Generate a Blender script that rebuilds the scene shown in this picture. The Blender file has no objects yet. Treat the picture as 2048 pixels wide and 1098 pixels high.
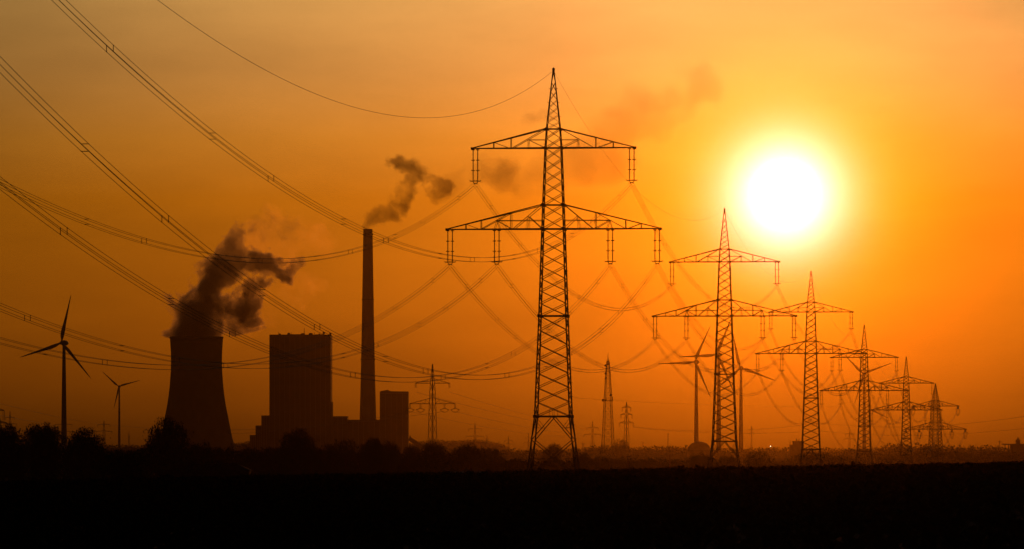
import bpy, bmesh, math, random
import numpy as np
from mathutils import Vector, Matrix, Quaternion

sc = bpy.context.scene
C = sc.collection
rnd = random.Random(7)
R = math.radians

# ------------------------------------------------------------------ measurements
# the photograph (2048 px wide) was taken with a long lens; FPX is its focal length in photo pixels,
# HOR the row of the level horizon, EYE the height of the camera above the field
FPX, HOR, EYE = 11378.0, 935.0, 2.0
def W(px, py, d):                 # where something seen at (px, py) stands when it is d metres away
    return Vector(((px - 1024) / FPX * d, d, EYE + (HOR - py) / FPX * d))
def M(npx, d):                    # n photo pixels in metres at that distance
    return npx / FPX * d

# ------------------------------------------------------------------ camera
cam_d = bpy.data.cameras.new('camera')
cam = bpy.data.objects.new('camera', cam_d); C.objects.link(cam); sc.camera = cam
cam.location = (0, 0, EYE); cam.rotation_euler = (R(90), 0, 0)
cam_d.sensor_width = 36; cam_d.lens = 36 * FPX / 2048
cam_d.shift_y = (HOR - 549) / 2048
cam_d.clip_start = 0.5; cam_d.clip_end = 40000

# ------------------------------------------------------------------ sun direction
SUN = Vector(((1570 - 1024) / FPX, 1, (HOR - 390) / FPX)).normalized()
SUN_EL = math.asin(SUN.z); SUN_AZ = math.atan2(SUN.x, SUN.y)

# ------------------------------------------------------------------ world: dusk sky
world = bpy.data.worlds.new('World'); sc.world = world; world.use_nodes = True
nt = world.node_tree; nt.nodes.clear()
class NB:                                           # tiny node-building helper
    def __init__(s, tree): s.t = tree
    def n(s, typ, **kw):
        x = s.t.nodes.new(typ)
        for k, v in kw.items(): setattr(x, k, v)
        return x
    def put(s, sock, v):
        if hasattr(v, 'is_output') or isinstance(v, bpy.types.NodeSocket): s.t.links.new(v, sock)
        else: sock.default_value = v
    def m(s, op, a, b=None, c=None, clamp=False):
        x = s.n('ShaderNodeMath', operation=op, use_clamp=clamp)
        s.put(x.inputs[0], a)
        if b is not None: s.put(x.inputs[1], b)
        if c is not None: s.put(x.inputs[2], c)
        return x.outputs[0]
    def vm(s, op, a, b=None):
        x = s.n('ShaderNodeVectorMath', operation=op)
        s.put(x.inputs[0], a)
        if b is not None: s.put(x.inputs[1], b)
        return x.outputs['Value'] if op in ('DOT_PRODUCT', 'LENGTH', 'DISTANCE') else x.outputs['Vector']
    def ramp(s, fac, stops, interp='LINEAR'):
        x = s.n('ShaderNodeValToRGB'); e = x.color_ramp.elements; x.color_ramp.interpolation = interp
        while len(e) < len(stops): e.new(0.5)
        for i, (p, c) in enumerate(stops):
            e[i].position = p; e[i].color = (*c, 1)
        s.put(x.inputs[0], fac); return x.outputs[0]
    def scale(s, col, f):
        x = s.n('ShaderNodeVectorMath', operation='SCALE'); s.put(x.inputs[0], col); s.put(x.inputs['Scale'], f)
        return x.outputs[0]

SKY_GAIN = 1.0
b = NB(nt)
gen = b.n('ShaderNodeTexCoord').outputs['Generated']
dirv = b.vm('NORMALIZE', gen)
sep = b.n('ShaderNodeSeparateXYZ'); b.put(sep.inputs[0], dirv)
elev = b.m('MULTIPLY', b.m('ARCSINE', sep.outputs['Z']), 180 / math.pi)           # degrees
elev = b.m('MAXIMUM', elev, 0.0)
# angle from the sun by the chord, accurate at small angles
th = b.m('MULTIPLY', b.m('ARCSINE', b.m('MINIMUM', b.m('MULTIPLY', b.vm('DISTANCE', dirv, tuple(SUN)), 0.5), 1.0)), 360 / math.pi)
# brightness of the dusty air: falls away from the sun and towards the horizon
fall = b.m('EXPONENT', b.m('MULTIPLY', b.m('SQRT', b.m('MULTIPLY_ADD', th, th, 3.2)), -1 / 5.8))
ext = b.m('SUBTRACT', 1.0, b.m('EXPONENT', b.m('DIVIDE', b.m('ADD', elev, 0.06), b.m('MULTIPLY_ADD', th, -.135, -1.39))))
# thin uneven layers of dust in the distance
lay = b.n('ShaderNodeTexNoise'); b.put(lay.inputs['Vector'], b.vm('MULTIPLY', dirv, (16, 16, 62))); lay.inputs['Scale'].default_value = 1.0
lay.inputs['Detail'].default_value = 6; lay.inputs['Roughness'].default_value = .55
layer = b.m('MULTIPLY_ADD', b.m('SUBTRACT', lay.outputs[0], .5), .75, 1.0)
broad = b.m('MULTIPLY', b.m('MULTIPLY', b.m('MULTIPLY', fall, ext), layer), 2.0)
tint = b.ramp(b.m('DIVIDE', elev, 10.0), [(0.0, (1, .22, .006)), (.10, (1, .225, .006)), (.27, (1, .278, .008)), (.33, (1, .345, .032)), (.40, (1, .425, .09)),
                                          (.49, (1, .50, .135)), (.75, (1, .64, .33)), (1.0, (.95, .72, .52))])
cmb = b.n('ShaderNodeCombineXYZ'); cmb.inputs[0].default_value = 1
less_red = b.m('MULTIPLY_ADD', b.m('MINIMUM', th, 20.0), .027, .875)          # the dust reddens most near the sun
b.put(cmb.inputs[1], less_red); b.put(cmb.inputs[2], less_red)
sky = b.scale(b.vm('MULTIPLY', tint, cmb.outputs[0]), broad)
# the over-exposed disc with its soft edge
core = b.m('EXPONENT', b.m('MULTIPLY', b.m('POWER', b.m('DIVIDE', th, 0.39), 1.6), -1.0))
corec = b.scale((1.0, .68, .74), b.m('MULTIPLY', core, 4.5))
tot = b.vm('ADD', sky, corec)
bg = b.n('ShaderNodeBackground'); b.put(bg.inputs['Color'], tot); bg.inputs['Strength'].default_value = SKY_GAIN
tex = b.n('ShaderNodeTexSky', sky_type='NISHITA', sun_disc=False, sun_elevation=SUN_EL, sun_rotation=SUN_AZ)
tex.air_density = 2.0; tex.dust_density = 6.0
bg2 = b.n('ShaderNodeBackground'); b.put(bg2.inputs['Color'], tex.outputs[0]); bg2.inputs['Strength'].default_value = 0.002
add = b.n('ShaderNodeAddShader'); b.put(add.inputs[0], bg.outputs[0]); b.put(add.inputs[1], bg2.outputs[0])
out = b.n('ShaderNodeOutputWorld'); b.put(out.inputs['Surface'], add.outputs[0])

# ------------------------------------------------------------------ sun lamp
SUN_POWER = 0.14
sl = bpy.data.lights.new('sun', 'SUN'); sl.energy = SUN_POWER; sl.angle = R(0.53); sl.color = (1.0, .22, .008)
so = bpy.data.objects.new('sun', sl); C.objects.link(so)
so.rotation_euler = (-SUN).to_track_quat('-Z', 'Y').to_euler(); so.location = (300, 0, 300)

# ------------------------------------------------------------------ exposure and render
sc.view_settings.view_transform = 'Standard'; sc.view_settings.look = 'None'
sc.view_settings.exposure = 0; sc.view_settings.gamma = 1; sc.view_settings.use_curve_mapping = False
sc.render.engine = 'CYCLES'
cy = sc.cycles
cy.use_denoising = True
cy.volume_bounces = 0; cy.max_bounces = 4; cy.transparent_max_bounces = 16
cy.volume_step_rate = 1.0; cy.volume_max_steps = 256
cy.use_adaptive_sampling = False

# ------------------------------------------------------------------ mesh helpers
class MB:
    def __init__(s): s.v = []; s.f = []
    def add(s, vs, fs):
        o = len(s.v); s.v.extend(vs); s.f.extend([tuple(i + o for i in f) for f in fs])
    BOXF = [(0, 3, 2, 1), (4, 5, 6, 7), (0, 1, 5, 4), (1, 2, 6, 5), (2, 3, 7, 6), (3, 0, 4, 7)]
    def box(s, c, d):
        x, y, z = c; a, e, h = d[0] / 2, d[1] / 2, d[2] / 2
        s.add([(x - a, y - e, z - h), (x + a, y - e, z - h), (x + a, y + e, z - h), (x - a, y + e, z - h),
               (x - a, y - e, z + h), (x + a, y - e, z + h), (x + a, y + e, z + h), (x - a, y + e, z + h)], s.BOXF)
    def bar(s, p, q, w, h=None):
        p, q = Vector(p), Vector(q); h = h or w
        t = (q - p).normalized(); up = Vector((0, 0, 1)) if abs(t.z) < .95 else Vector((0, 1, 0))
        u = t.cross(up).normalized() * w / 2; n = u.cross(t).normalized() * h / 2
        s.add([tuple(p - u - n), tuple(p + u - n), tuple(p + u + n), tuple(p - u + n),
               tuple(q - u - n), tuple(q + u - n), tuple(q + u + n), tuple(q - u + n)], s.BOXF)
    def tube(s, pts, r, n=6, cap=True):
        pts = [Vector(p) for p in pts]; rs = r if hasattr(r, '__len__') else [r] * len(pts)
        o = len(s.v)
        for i, p in enumerate(pts):
            t = (pts[min(i + 1, len(pts) - 1)] - pts[max(i - 1, 0)]).normalized()
            up = Vector((0, 0, 1)) if abs(t.z) < .95 else Vector((0, 1, 0))
            u = t.cross(up).normalized(); w = u.cross(t)
            for k in range(n):
                a = 2 * math.pi * k / n
                s.v.append(tuple(p + (u * math.cos(a) + w * math.sin(a)) * rs[i]))
        for i in range(len(pts) - 1):
            for k in range(n):
                k2 = (k + 1) % n
                s.f.append((o + i * n + k, o + i * n + k2, o + (i + 1) * n + k2, o + (i + 1) * n + k))
        if cap:
            s.f.append(tuple(o + k for k in range(n))); e = o + (len(pts) - 1) * n
            s.f.append(tuple(e + k for k in reversed(range(n))))
    def lathe(s, prof, n=16, c=(0, 0, 0), sx=1, sy=1):
        o = len(s.v)
        for r, z in prof:
            for k in range(n):
                a = 2 * math.pi * k / n
                s.v.append((c[0] + r * math.cos(a) * sx, c[1] + r * math.sin(a) * sy, c[2] + z))
        for i in range(len(prof) - 1):
            for k in range(n):
                k2 = (k + 1) % n
                s.f.append((o + i * n + k, o + i * n + k2, o + (i + 1) * n + k2, o + (i + 1) * n + k))
    def mesh(s, name, m, smooth=False):
        me = bpy.data.meshes.new(name); me.from_pydata(s.v, [], s.f); me.update()
        if m: me.materials.append(m)
        if smooth:
            me.polygons.foreach_set('use_smooth', [True] * len(me.polygons))
        return me
    def build(s, name, m, parent=None, smooth=False, loc=None):
        return link(name, s.mesh(name, m, smooth), parent, loc)

def link(name, data, parent=None, loc=None):
    o = bpy.data.objects.new(name, data); C.objects.link(o)
    if parent is not None: o.parent = parent
    if loc is not None: o.location = loc
    return o
def tag(o, label=None, cat=None, group=None, kind=None):
    for k, v in (('label', label), ('category', cat), ('group', group), ('kind', kind)):
        if v: o[k] = v
    return o
def thing(name, loc, label, cat, group=None, rz=0):
    o = link(name, None, None, loc); o.rotation_euler = (0, 0, rz)
    o.empty_display_size = 1
    return tag(o, label, cat, group)
def quads_mesh(name, co, m, corners=4):                     # fast mesh from an (n, 4, 3) or (n, 3, 3) array
    n = len(co); me = bpy.data.meshes.new(name)
    me.vertices.add(n * corners); me.vertices.foreach_set('co', np.ascontiguousarray(co, dtype=np.float32).ravel())
    me.loops.add(n * corners); me.loops.foreach_set('vertex_index', np.arange(n * corners, dtype=np.int32))
    me.polygons.add(n); me.polygons.foreach_set('loop_start', np.arange(0, n * corners, corners, dtype=np.int32))
    me.update(calc_edges=True); me.materials.append(m)
    return me

# ------------------------------------------------------------------ materials
def mat(name, c1, c2=None, rough=.8, scale=1.0, metal=0.0, bump=0.0, detail=4):
    m = bpy.data.materials.new(name); m.use_nodes = True
    t = m.node_tree; nb = NB(t); p = t.nodes['Principled BSDF']
    p.inputs['Specular IOR Level'].default_value = .03 if rough > .92 else .2 if rough > .7 else .5
    p.inputs['Roughness'].default_value = rough; p.inputs['Metallic'].default_value = metal
    tc = nb.n('ShaderNodeTexCoord').outputs['Object']
    nz = nb.n('ShaderNodeTexNoise'); nb.put(nz.inputs['Vector'], tc)
    nz.inputs['Scale'].default_value = scale; nz.inputs['Detail'].default_value = detail
    c2 = c2 or tuple(x * .7 for x in c1)
    nb.put(p.inputs['Base Color'], nb.ramp(nz.outputs[0], [(.3, c2), (.7, c1)]))
    if bump:
        bp = nb.n('ShaderNodeBump'); bp.inputs['Strength'].default_value = bump; bp.inputs['Distance'].default_value = .1
        nb.put(bp.inputs['Height'], nz.outputs[0]); nb.put(p.inputs['Normal'], bp.outputs[0])
    return m
MT = dict(
    steel=mat('galvanised_steel', (.24, .25, .25), (.16, .16, .16), .6, .8, .3),
    steel_far=mat('weathered_steel', (.2, .2, .2), None, .7, .3, .2),
    wire=mat('aluminium_cable', (.2, .2, .2), None, .6, .5, .4),
    glaze=mat('brown_porcelain', (.10, .05, .03), None, .35, 3),
    concrete=mat('tower_concrete', (.33, .31, .29), (.24, .22, .2), .9, .05, 0, .2),
    clad=mat('metal_cladding', (.3, .3, .29), (.22, .22, .22), .6, .04),
    clad_dark=mat('dark_cladding', (.18, .17, .16), None, .7, .06),
    white=mat('turbine_white', (.7, .7, .68), (.6, .6, .58), .5, .1),
    soil=mat('field_soil', (.05, .036, .026), (.03, .022, .016), .95, .25, 0, .4),
    wood=mat('weathered_wood', (.16, .11, .07), None, .85, 2),
    bark=mat('tree_bark', (.1, .075, .05), None, .9, 3, 0, .4),
    leaf=mat('tree_leaf', (.07, .1, .03), (.04, .06, .02), .8, .4),
    leaf2=mat('dark_leaf', (.05, .075, .03), (.03, .045, .018), .8, .3),
    crop=mat('crop_leaf', (.04, .058, .018), (.028, .04, .013), .9, 1.5),
    hill=mat('wooded_slope', (.05, .07, .03), (.03, .045, .02), .95, .02),
    poly=mat('greenhouse_film', (.42, .40, .36), (.34, .33, .3), .6, .5),
    tile=mat('roof_sheet', (.10, .06, .045), (.07, .045, .03), .9, .3),
    brick=mat('factory_brick', (.2, .14, .11), None, .9, .3),
)

# ------------------------------------------------------------------ ground
CREST = 450.0
def crest_z(x):                                             # the field rises to a low crest, higher on the right
    px = 1024 + x / CREST * FPX
    py = 964 - .0176 * min(max(px, -600), 2700)
    return EYE + (HOR - py) / FPX * CREST - .12
def ground_z(x, y):
    zc = crest_z(x * CREST / max(y, 120))
    if y <= CREST:
        s = max(y, 0) / CREST
        return zc * s * (2 - s) + .02 * math.sin(x * .7) * min(1, s * 3)
    t = min(1, (y - CREST) / 330); t = t * t * (3 - 2 * t)
    base = .35 + (-1.4 - .35) * min(1, max(0, (y - 780) / 500))
    base += .25 * math.sin(x * .011 + 1) * math.sin(y * .006)
    return zc * (1 - t) + base * t
ys = sorted(set([-300, -150, -60, -20, 0] + list(range(20, 400, 12)) + list(range(400, 520, 4)) + list(range(520, 900, 20)) +
                list(range(900, 3000, 100)) + list(range(3000, 10401, 400))))
xs = sorted(set(list(range(-2600, -200, 150)) + list(range(-200, -80, 12)) + list(range(-80, 81, 4)) + list(range(92, 200, 12)) + list(range(200, 2601, 150))))
vs = [(x, y, ground_z(x, y)) for y in ys for x in xs]
nx = len(xs)
fs = [(j * nx + i, j * nx + i + 1, (j + 1) * nx + i + 1, (j + 1) * nx + i) for j in range(len(ys) - 1) for i in range(nx - 1)]
mb = MB(); mb.v = vs; mb.f = fs
tag(mb.build('ground', MT['soil'], None, True), 'dark ploughed ground stretching to the wooded horizon', None, None, 'structure')

# low leafy crop standing on the field: rows of beet-like plants (stuff)
rng = np.random.default_rng(3)
def crop_field():
    P = []
    for y in np.arange(66, 462, .6):
        half = 0.094 * y + 14
        step = .48
        x = np.arange(-half, half, step)
        x = x + rng.normal(0, .14, len(x))
        keep = rng.random(len(x)) < .93
        x = x[keep]
        P.append(np.stack([x, y + rng.normal(0, .12, len(x))], 1))
    P = np.concatenate(P)
    z = np.array([ground_z(a, c) for a, c in P])
    n = len(P); L = 4
    size = rng.uniform(.13, .27, n) * np.where(P[:, 1] > 400, 1.2, 1) * np.where(rng.random(n) < .05, 1.5, 1) * np.where((rng.random(n) < .025) & (P[:, 1] > 380), 1.45, 1)
    co = np.zeros((n, L, 4, 3))
    a0 = rng.uniform(0, 6.28, n)
    for k in range(L):
        a = a0 + k * 6.283 / L + rng.normal(0, .3, n)
        ln = size * rng.uniform(.7, 1.2, n); w = size * rng.uniform(.22, .36, n); hz = size * rng.uniform(.55, 1.0, n)
        dx, dy = np.cos(a), np.sin(a); sx, sy = -dy, dx
        for q, (t, s_, h) in enumerate(((.05, 0, 0), (.6, 1, .75), (1.0, 0, .95), (.6, -1, .75))):
            co[:, k, q, 0] = P[:, 0] + dx * ln * t + sx * w * s_
            co[:, k, q, 1] = P[:, 1] + dy * ln * t + sy * w * s_
            co[:, k, q, 2] = z - .02 + hz * h
    o = link('crop_plants', quads_mesh('crop_plants', co.reshape(-1, 4, 3), MT['crop']))
    tag(o, 'low leafy crop plants covering the dark foreground field', 'crop', None, 'stuff')
crop_field()

# ------------------------------------------------------------------ far ridges and woods
def interp(prof, x):
    return float(np.interp(x, [p[0] for p in prof], [p[1] for p in prof]))
def ridge(prof, d, label_hill, label_wood, leaf=2.2, wood=True, rough=.6, depth=160):
    x0, x1 = prof[0][0], prof[-1][0]
    pts = np.arange(x0, x1 + .1, 4.0)
    mb = MB(); rows = []
    sag = (3.5 if wood else 0)                               # the bare slope stays below the crowns
    for off, k in ((-depth, 0), (-depth * .55, .45), (-depth * .22, .88), (0, 1), (depth * .4, .8), (depth, 0)):
        for p in pts:
            top = W(p, interp(prof, p), d)
            zt = top.z - sag + 2.5
            edge = min(1, (p - x0) / 25, (x1 - p) / 25)
            mb.v.append((top.x, d + off, -2.5 + max(0, zt) * k * max(0.02, edge)))
    n = len(pts)
    for j in range(5):
        for i in range(n - 1): mb.f.append((j * n + i, j * n + i + 1, (j + 1) * n + i + 1, (j + 1) * n + i))
    tag(mb.build('hill', MT['hill'], None, True), label_hill, None, None, 'structure')
    if not wood: return
    co = []
    xa, xb = W(x0, 0, d).x, W(x1, 0, d).x
    for row, (off, fr) in enumerate(((-depth * .30, .80), (-depth * .15, .92), (-8, 1.0), (20, 1.0))):
        x = xa + rng.uniform(0, 4)
        while x < xb:
            p = 1024 + x / d * FPX
            edge = min(1, (p - x0) / 25, (x1 - p) / 25)
            zt = (EYE + (HOR - interp(prof, p)) / FPX * d + 2.5) * fr - 2.5 + rng.normal(0, rough)
            if edge > .1:
                r = rng.uniform(2.6, 5.5); k = int(26 * r / 4)
                v = rng.normal(0, 1, (k, 3)); v /= np.linalg.norm(v, axis=1)[:, None]
                c = np.array([x, d + off + rng.uniform(-6, 6), -2.5 + (zt + 2.5) * edge - r * .8]) + v * (r * rng.uniform(.5, 1, (k, 1))) * [1, 1, .8]
                co.append(leaf_quads(c, leaf * .5, leaf))
            x += rng.uniform(2, 4.5)
    o = link('distant_wood', quads_mesh('distant_wood', np.concatenate(co), MT['leaf2']))
    tag(o, label_wood, 'wood', None, 'stuff')
def leaf_quads(c, smin, smax):
    n = len(c); a = rng.normal(0, 1, (n, 3)); a /= np.linalg.norm(a, axis=1)[:, None]
    t = rng.normal(0, 1, (n, 3)); u = np.cross(a, t); u /= np.linalg.norm(u, axis=1)[:, None]
    s = rng.uniform(smin, smax, (n, 1)) * .5; w = s * rng.uniform(.5, .9, (n, 1))
    return np.stack([c - a * s, c + u * w, c + a * s, c - u * w], 1)

RA = [(560, 886), (700, 885), (820, 884), (870, 879), (905, 881), (930, 879), (955, 878), (980, 882), (1005, 887), (1018, 897), (1045, 905)]
RB = [(950, 905), (985, 900), (1010, 898), (1110, 898), (1165, 896), (1178, 891), (1200, 890), (1230, 891), (1270, 893), (1310, 892), (1360, 891),
      (1378, 892), (1440, 896), (1480, 896), (1520, 895), (1550, 894), (1600, 895), (1700, 897), (1760, 900)]
RC = [(1655, 901), (1690, 897), (1700, 894), (1735, 897), (1760, 894), (1780, 888), (1800, 885), (1815, 889), (1830, 891), (1842, 887), (1860, 889),
      (1890, 892), (1900, 888), (1915, 892), (1935, 895), (1950, 890), (1960, 891), (1985, 890), (2000, 894), (2060, 894), (2120, 892)]
RD = [(-90, 888), (60, 887), (205, 889), (240, 890), (270, 889), (300, 890), (330, 891), (480, 884), (500, 881), (530, 884), (560, 892)]
ridge(RA, 9600, 'smooth far hill behind the lattice pylon of the middle distance', 'soft hazy tree cover on the smooth far hill', rough=.7, depth=300)
ridge(RB, 5250, 'low wooded rise under the dome and the three turbines', 'hazy tree line on the low rise behind the nearest pylons')
ridge(RC, 4500, 'wooded slope at the right end of the skyline', 'uneven hazy woods along the right end of the skyline', rough=.9)
ridge(RD, 6900, 'low dark ridge behind the left turbines', 'flat far tree line behind the left turbines and the cooling tower')

# ------------------------------------------------------------------ trees, bushes and hedges
def crown_cloud(seed, lobes, leaves, smin, smax, flat=.8, low=0.0):
    g = np.random.default_rng(seed); out = []
    for i in range(lobes):
        r = g.uniform(.2, .34)
        z = g.uniform(-1, 1); a = g.uniform(0, 6.283); q = math.sqrt(g.uniform(.15, 1)) * max(0, 1 - abs(z) ** 2.6) ** .45
        c = np.array([math.cos(a) * q * (1 - r), math.sin(a) * q * (1 - r), .47 + z * (.53 - r * .75)])
        k = int(leaves / lobes)
        v = g.normal(0, 1, (k, 3)); v /= np.linalg.norm(v, axis=1)[:, None]
        out.append(c + v * r * (g.uniform(.35, 1.0, (k, 1)) ** .6) * [1, 1, flat])
    # a looser inner mass
    k = leaves // 4; v = g.normal(0, .3, (k, 3)); v[:, 2] = g.uniform(low + .05, .8, k); out.append(v)
    c = np.concatenate(out); c = c[c[:, 2] > low - .05]
    st = rng.bit_generator.state
    q = leaf_quads(c, smin, smax)
    return q
CROWN = {}
for i in range(5): CROWN['tree', i] = quads_mesh('crown', crown_cloud(20 + i, 60, 17000, .024, .050, low=.03), MT['leaf'])
for i in range(3): CROWN['bush', i] = quads_mesh('foliage', crown_cloud(40 + i, 34, 9000, .03, .06, low=-.05), MT['leaf2'])
for i in range(2): CROWN['open', i] = quads_mesh('crown', crown_cloud(60 + i, 30, 4000, .025, .06, low=.05), MT['leaf'])
def trunk_mesh(seed):
    g = random.Random(seed); mb = MB()
    mb.tube([(0, 0, 0), (.01, 0, .15), (-.01, .01, .35), (.0, 0, .6), (0, 0, .8)], [.055, .04, .035, .022, .008], 7)
    for k in range(7):
        a = g.uniform(0, 6.28); z = g.uniform(.2, .5); l = g.uniform(.3, .55)
        mb.tube([(0, 0, z), (math.cos(a) * l * .5, math.sin(a) * l * .5, z + .12), (math.cos(a) * l, math.sin(a) * l, z + .3)], [.02, .013, .004], 5)
    return mb.mesh('trunk', MT['bark'], True)
TRUNK = [trunk_mesh(i) for i in range(3)]
def plant(px, top, wid, d, kind, label, cat='tree', group=None):
    z0 = ground_z(W(px, 0, d).x, d) - .15
    t = W(px, top, d); h = t.z - z0; r = M(wid, d) / 2
    i = rnd.randrange(5 if kind == 'tree' else 3 if kind == 'bush' else 2)
    nm = {'tree': 'broadleaf_tree', 'bush': 'bush', 'open': 'broadleaf_tree'}[kind]
    o = thing(nm, (t.x, d, z0), label, cat, group, rnd.uniform(0, 6.28))
    c = link('foliage' if kind == 'bush' else 'crown', CROWN[kind, i], o); c.scale = (r * 1.42, r * 1.42, h * 1.10)
    tr = link('stem' if kind == 'bush' else 'trunk', TRUNK[i % 3], o); tr.scale = (r * 1.15, r * 1.15, h)
    return o
TREES = [
 (14, 856, 78, 1010, 'tree', 'dark broad tree cut by the left border of the picture'),
 (85, 851, 74, 985, 'tree', 'dark round-topped tree just left of the tall left turbine'),
 (168, 862, 82, 950, 'tree', 'wide dark tree between the two left turbines'),
 (335, 843, 84, 1080, 'tree', 'tall dark tree standing before the left foot of the cooling tower'),
 (596, 864, 72, 1300, 'tree', 'dome-shaped dark tree in front of the boiler house'),
 (692, 882, 58, 1420, 'open', 'ragged thin-crowned tree in front of the chimney foot'),
 (742, 879, 46, 1380, 'tree', 'dark tree rising just right of the chimney foot'),
 (776, 884, 42, 1400, 'tree', 'small dark tree in front of the squat tower block'),
 (826, 893, 34, 2100, 'tree', 'small tree beside the sloping conveyor at the plant'),
 (871, 886, 54, 1700, 'tree', 'round tree at the foot of the middle-distance lattice pylon'),
 (938, 889, 62, 1750, 'tree', 'broad round tree right of the middle-distance lattice pylon'),
 (985, 896, 40, 2300, 'tree', 'paler tree left of the nearest pylon, under the far hill'),
 (1104, 888, 36, 3300, 'tree', 'small hazy dome of a tree seen between the nearest pylon legs'),
 (1166, 909, 42, 1900, 'tree', 'dark round tree just right of the nearest pylon foot'),
 (1204, 914, 46, 1950, 'open', 'loose-crowned tree below the telecom mast'),
 (1242, 881, 34, 4900, 'open', 'hazy spiky-topped tree between the telecom mast and the three-tier pylon'),
 (1401, 907, 44, 2050, 'tree', 'round tree left of the second pylon foot, below the dome'),
 (1455, 911, 32, 2100, 'tree', 'small square-topped tree inside the second pylon foot'),
 (1517, 905, 60, 2000, 'open', 'feathery tree standing alone between the second and third pylons'),
 (1622, 906, 92, 2450, 'tree', 'very wide tree around the foot of the third pylon'),
 (1682, 914, 60, 2500, 'tree', 'low wide tree right of the third pylon foot'),
 (1852, 897, 52, 3300, 'tree', 'hazy tree left of the last pylon foot'),
 (1912, 903, 66, 3350, 'tree', 'hazy low tree right of the last pylon foot'),
]
for t in TREES: plant(*t, group='trees along the plain')
BUSHES = [
 (243, 906, 88, 640, 'near black bush on the field edge below the small left turbine'),
 (404, 885, 66, 1150, 'low dark bush right of the tall tree before the cooling tower'),
 (455, 893, 54, 1400, 'dark bush below the right foot of the cooling tower'),
 (505, 898, 70, 1450, 'dark bush left of the stepped power plant annexe'),
 (548, 896, 50, 1500, 'dark bush before the stepped power plant annexe'),
 (650, 891, 60, 1450, 'dark bush right of the dome-shaped tree at the boiler house'),
 (822, 914, 56, 1500, 'dark low bush in front of the sloping conveyor'),
 (905, 917, 60, 1650, 'dark low bush between the two round middle trees'),
 (985, 922, 60, 1700, 'dark low bush left of the nearest pylon foot'),
 (1040, 918, 66, 1750, 'dark low bush behind the left legs of the nearest pylon'),
 (1108, 921, 60, 1800, 'dark low bush between the legs of the nearest pylon'),
 (1256, 920, 50, 2000, 'dark bush right of the telecom mast foot'),
 (1296, 919, 44, 2100, 'brown bush left of the forked utility pole'),
 (1345, 924, 50, 2150, 'low bush at the forked utility pole'),
 (1428, 922, 34, 2100, 'small bush between the second pylon legs'),
 (1562, 926, 46, 2400, 'small bush left of the third pylon foot'),
 (1790, 912, 70, 3000, 'hazy bush behind the fourth pylon'),
 (1992, 904, 90, 3500, 'hazy broad bush near the right border'),
]
for p in BUSHES: plant(p[0], p[1], p[2], p[3], 'bush', p[4], 'bush', 'bushes along the plain')
def hedge(x0, x1, prof_y, d, label, bump=3.0):
    xa, xb = W(x0, 0, d).x, W(x1, 0, d).x; co = []
    x = xa
    while x < xb:
        z0 = ground_z(x, d) - .2
        h = EYE + (HOR - prof_y) / FPX * d - z0 + rng.normal(0, M(bump, d))
        w = max(1.0, h * .5)
        k = int(80 * max(1, h / 2.5))
        c = np.stack([x + rng.normal(0, w * .5, k), d + rng.normal(0, w * .5, k), z0 + rng.uniform(0, 1, k) ** 1.15 * h], 1)
        co.append(leaf_quads(c, .3, .65)); x += rng.uniform(.35, .9)
    o = link('hedge', quads_mesh('hedge', np.concatenate(co), MT['leaf2']))
    ctr = Vector(((xa + xb) / 2, d, ground_z((xa + xb) / 2, d)))
    o.data.transform(Matrix.Translation(-ctr)); o.location = ctr
    tag(o, label, 'hedge', 'hedges across the plain')
hedge(-60, 300, 900, 1180, 'long dark hedge under the big left trees')
hedge(280, 660, 902, 1480, 'long dark hedge before the cooling tower and boiler house')
hedge(640, 900, 906, 1520, 'long dark hedge before the chimney and squat tower block')
hedge(880, 1160, 920, 1900, 'low hedge behind the feet of the nearest pylon')
hedge(1140, 1430, 918, 2200, 'low brown hedge between the first and second pylons')
hedge(1420, 1740, 921, 2600, 'low brown hedge between the second and fourth pylons')
hedge(1720, 2110, 909, 3600, 'hazy hedge below the right woods')

# ------------------------------------------------------------------ power plant
PD = 6500.0
PX = M(1, PD)                                                # metres per photo pixel at the plant
GZ = -1.6
# cooling tower: a thin hyperbolic shell, open at the top
prof_px = [(930, 89), (905, 80), (875, 71.6), (855, 67.5), (835, 63.6), (810, 58.6), (790, 55.6), (770, 53.4), (745, 51.6), (725, 51), (705, 51.3), (690, 52.2), (677, 53)]
ct = thing('cooling_tower', (W(393, 0, PD).x, PD, GZ), 'huge dark waisted cooling tower with steam rising from its mouth', 'cooling tower')
zz = lambda y: EYE + (HOR - y) / FPX * PD - GZ
mb = MB()
outer = [(r * PX, zz(y)) for y, r in prof_px]
mb.lathe(outer + [(r - 1.0, z) for r, z in reversed(outer)], 64); mb.build('shell', MT['concrete'], ct, True)
mb = MB(); mb.lathe([(53 * PX, zz(677)), (53.9 * PX, zz(677)), (53.9 * PX, zz(673.4)), (52.4 * PX, zz(673.4))], 64); mb.build('rim', MT['concrete'], ct)
for k in range(36):
    a = 2 * math.pi * k / 36; a2 = a + math.pi / 36 * (1 if k % 2 else -1)
    r = 89 * PX; mb = MB()
    mb.bar((math.cos(a) * r * 1.03, math.sin(a) * r * 1.03, -.5), (math.cos(a2) * r, math.sin(a2) * r, zz(930) + .3), 1.2); mb.build('column', MT['concrete'], ct)

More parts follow.
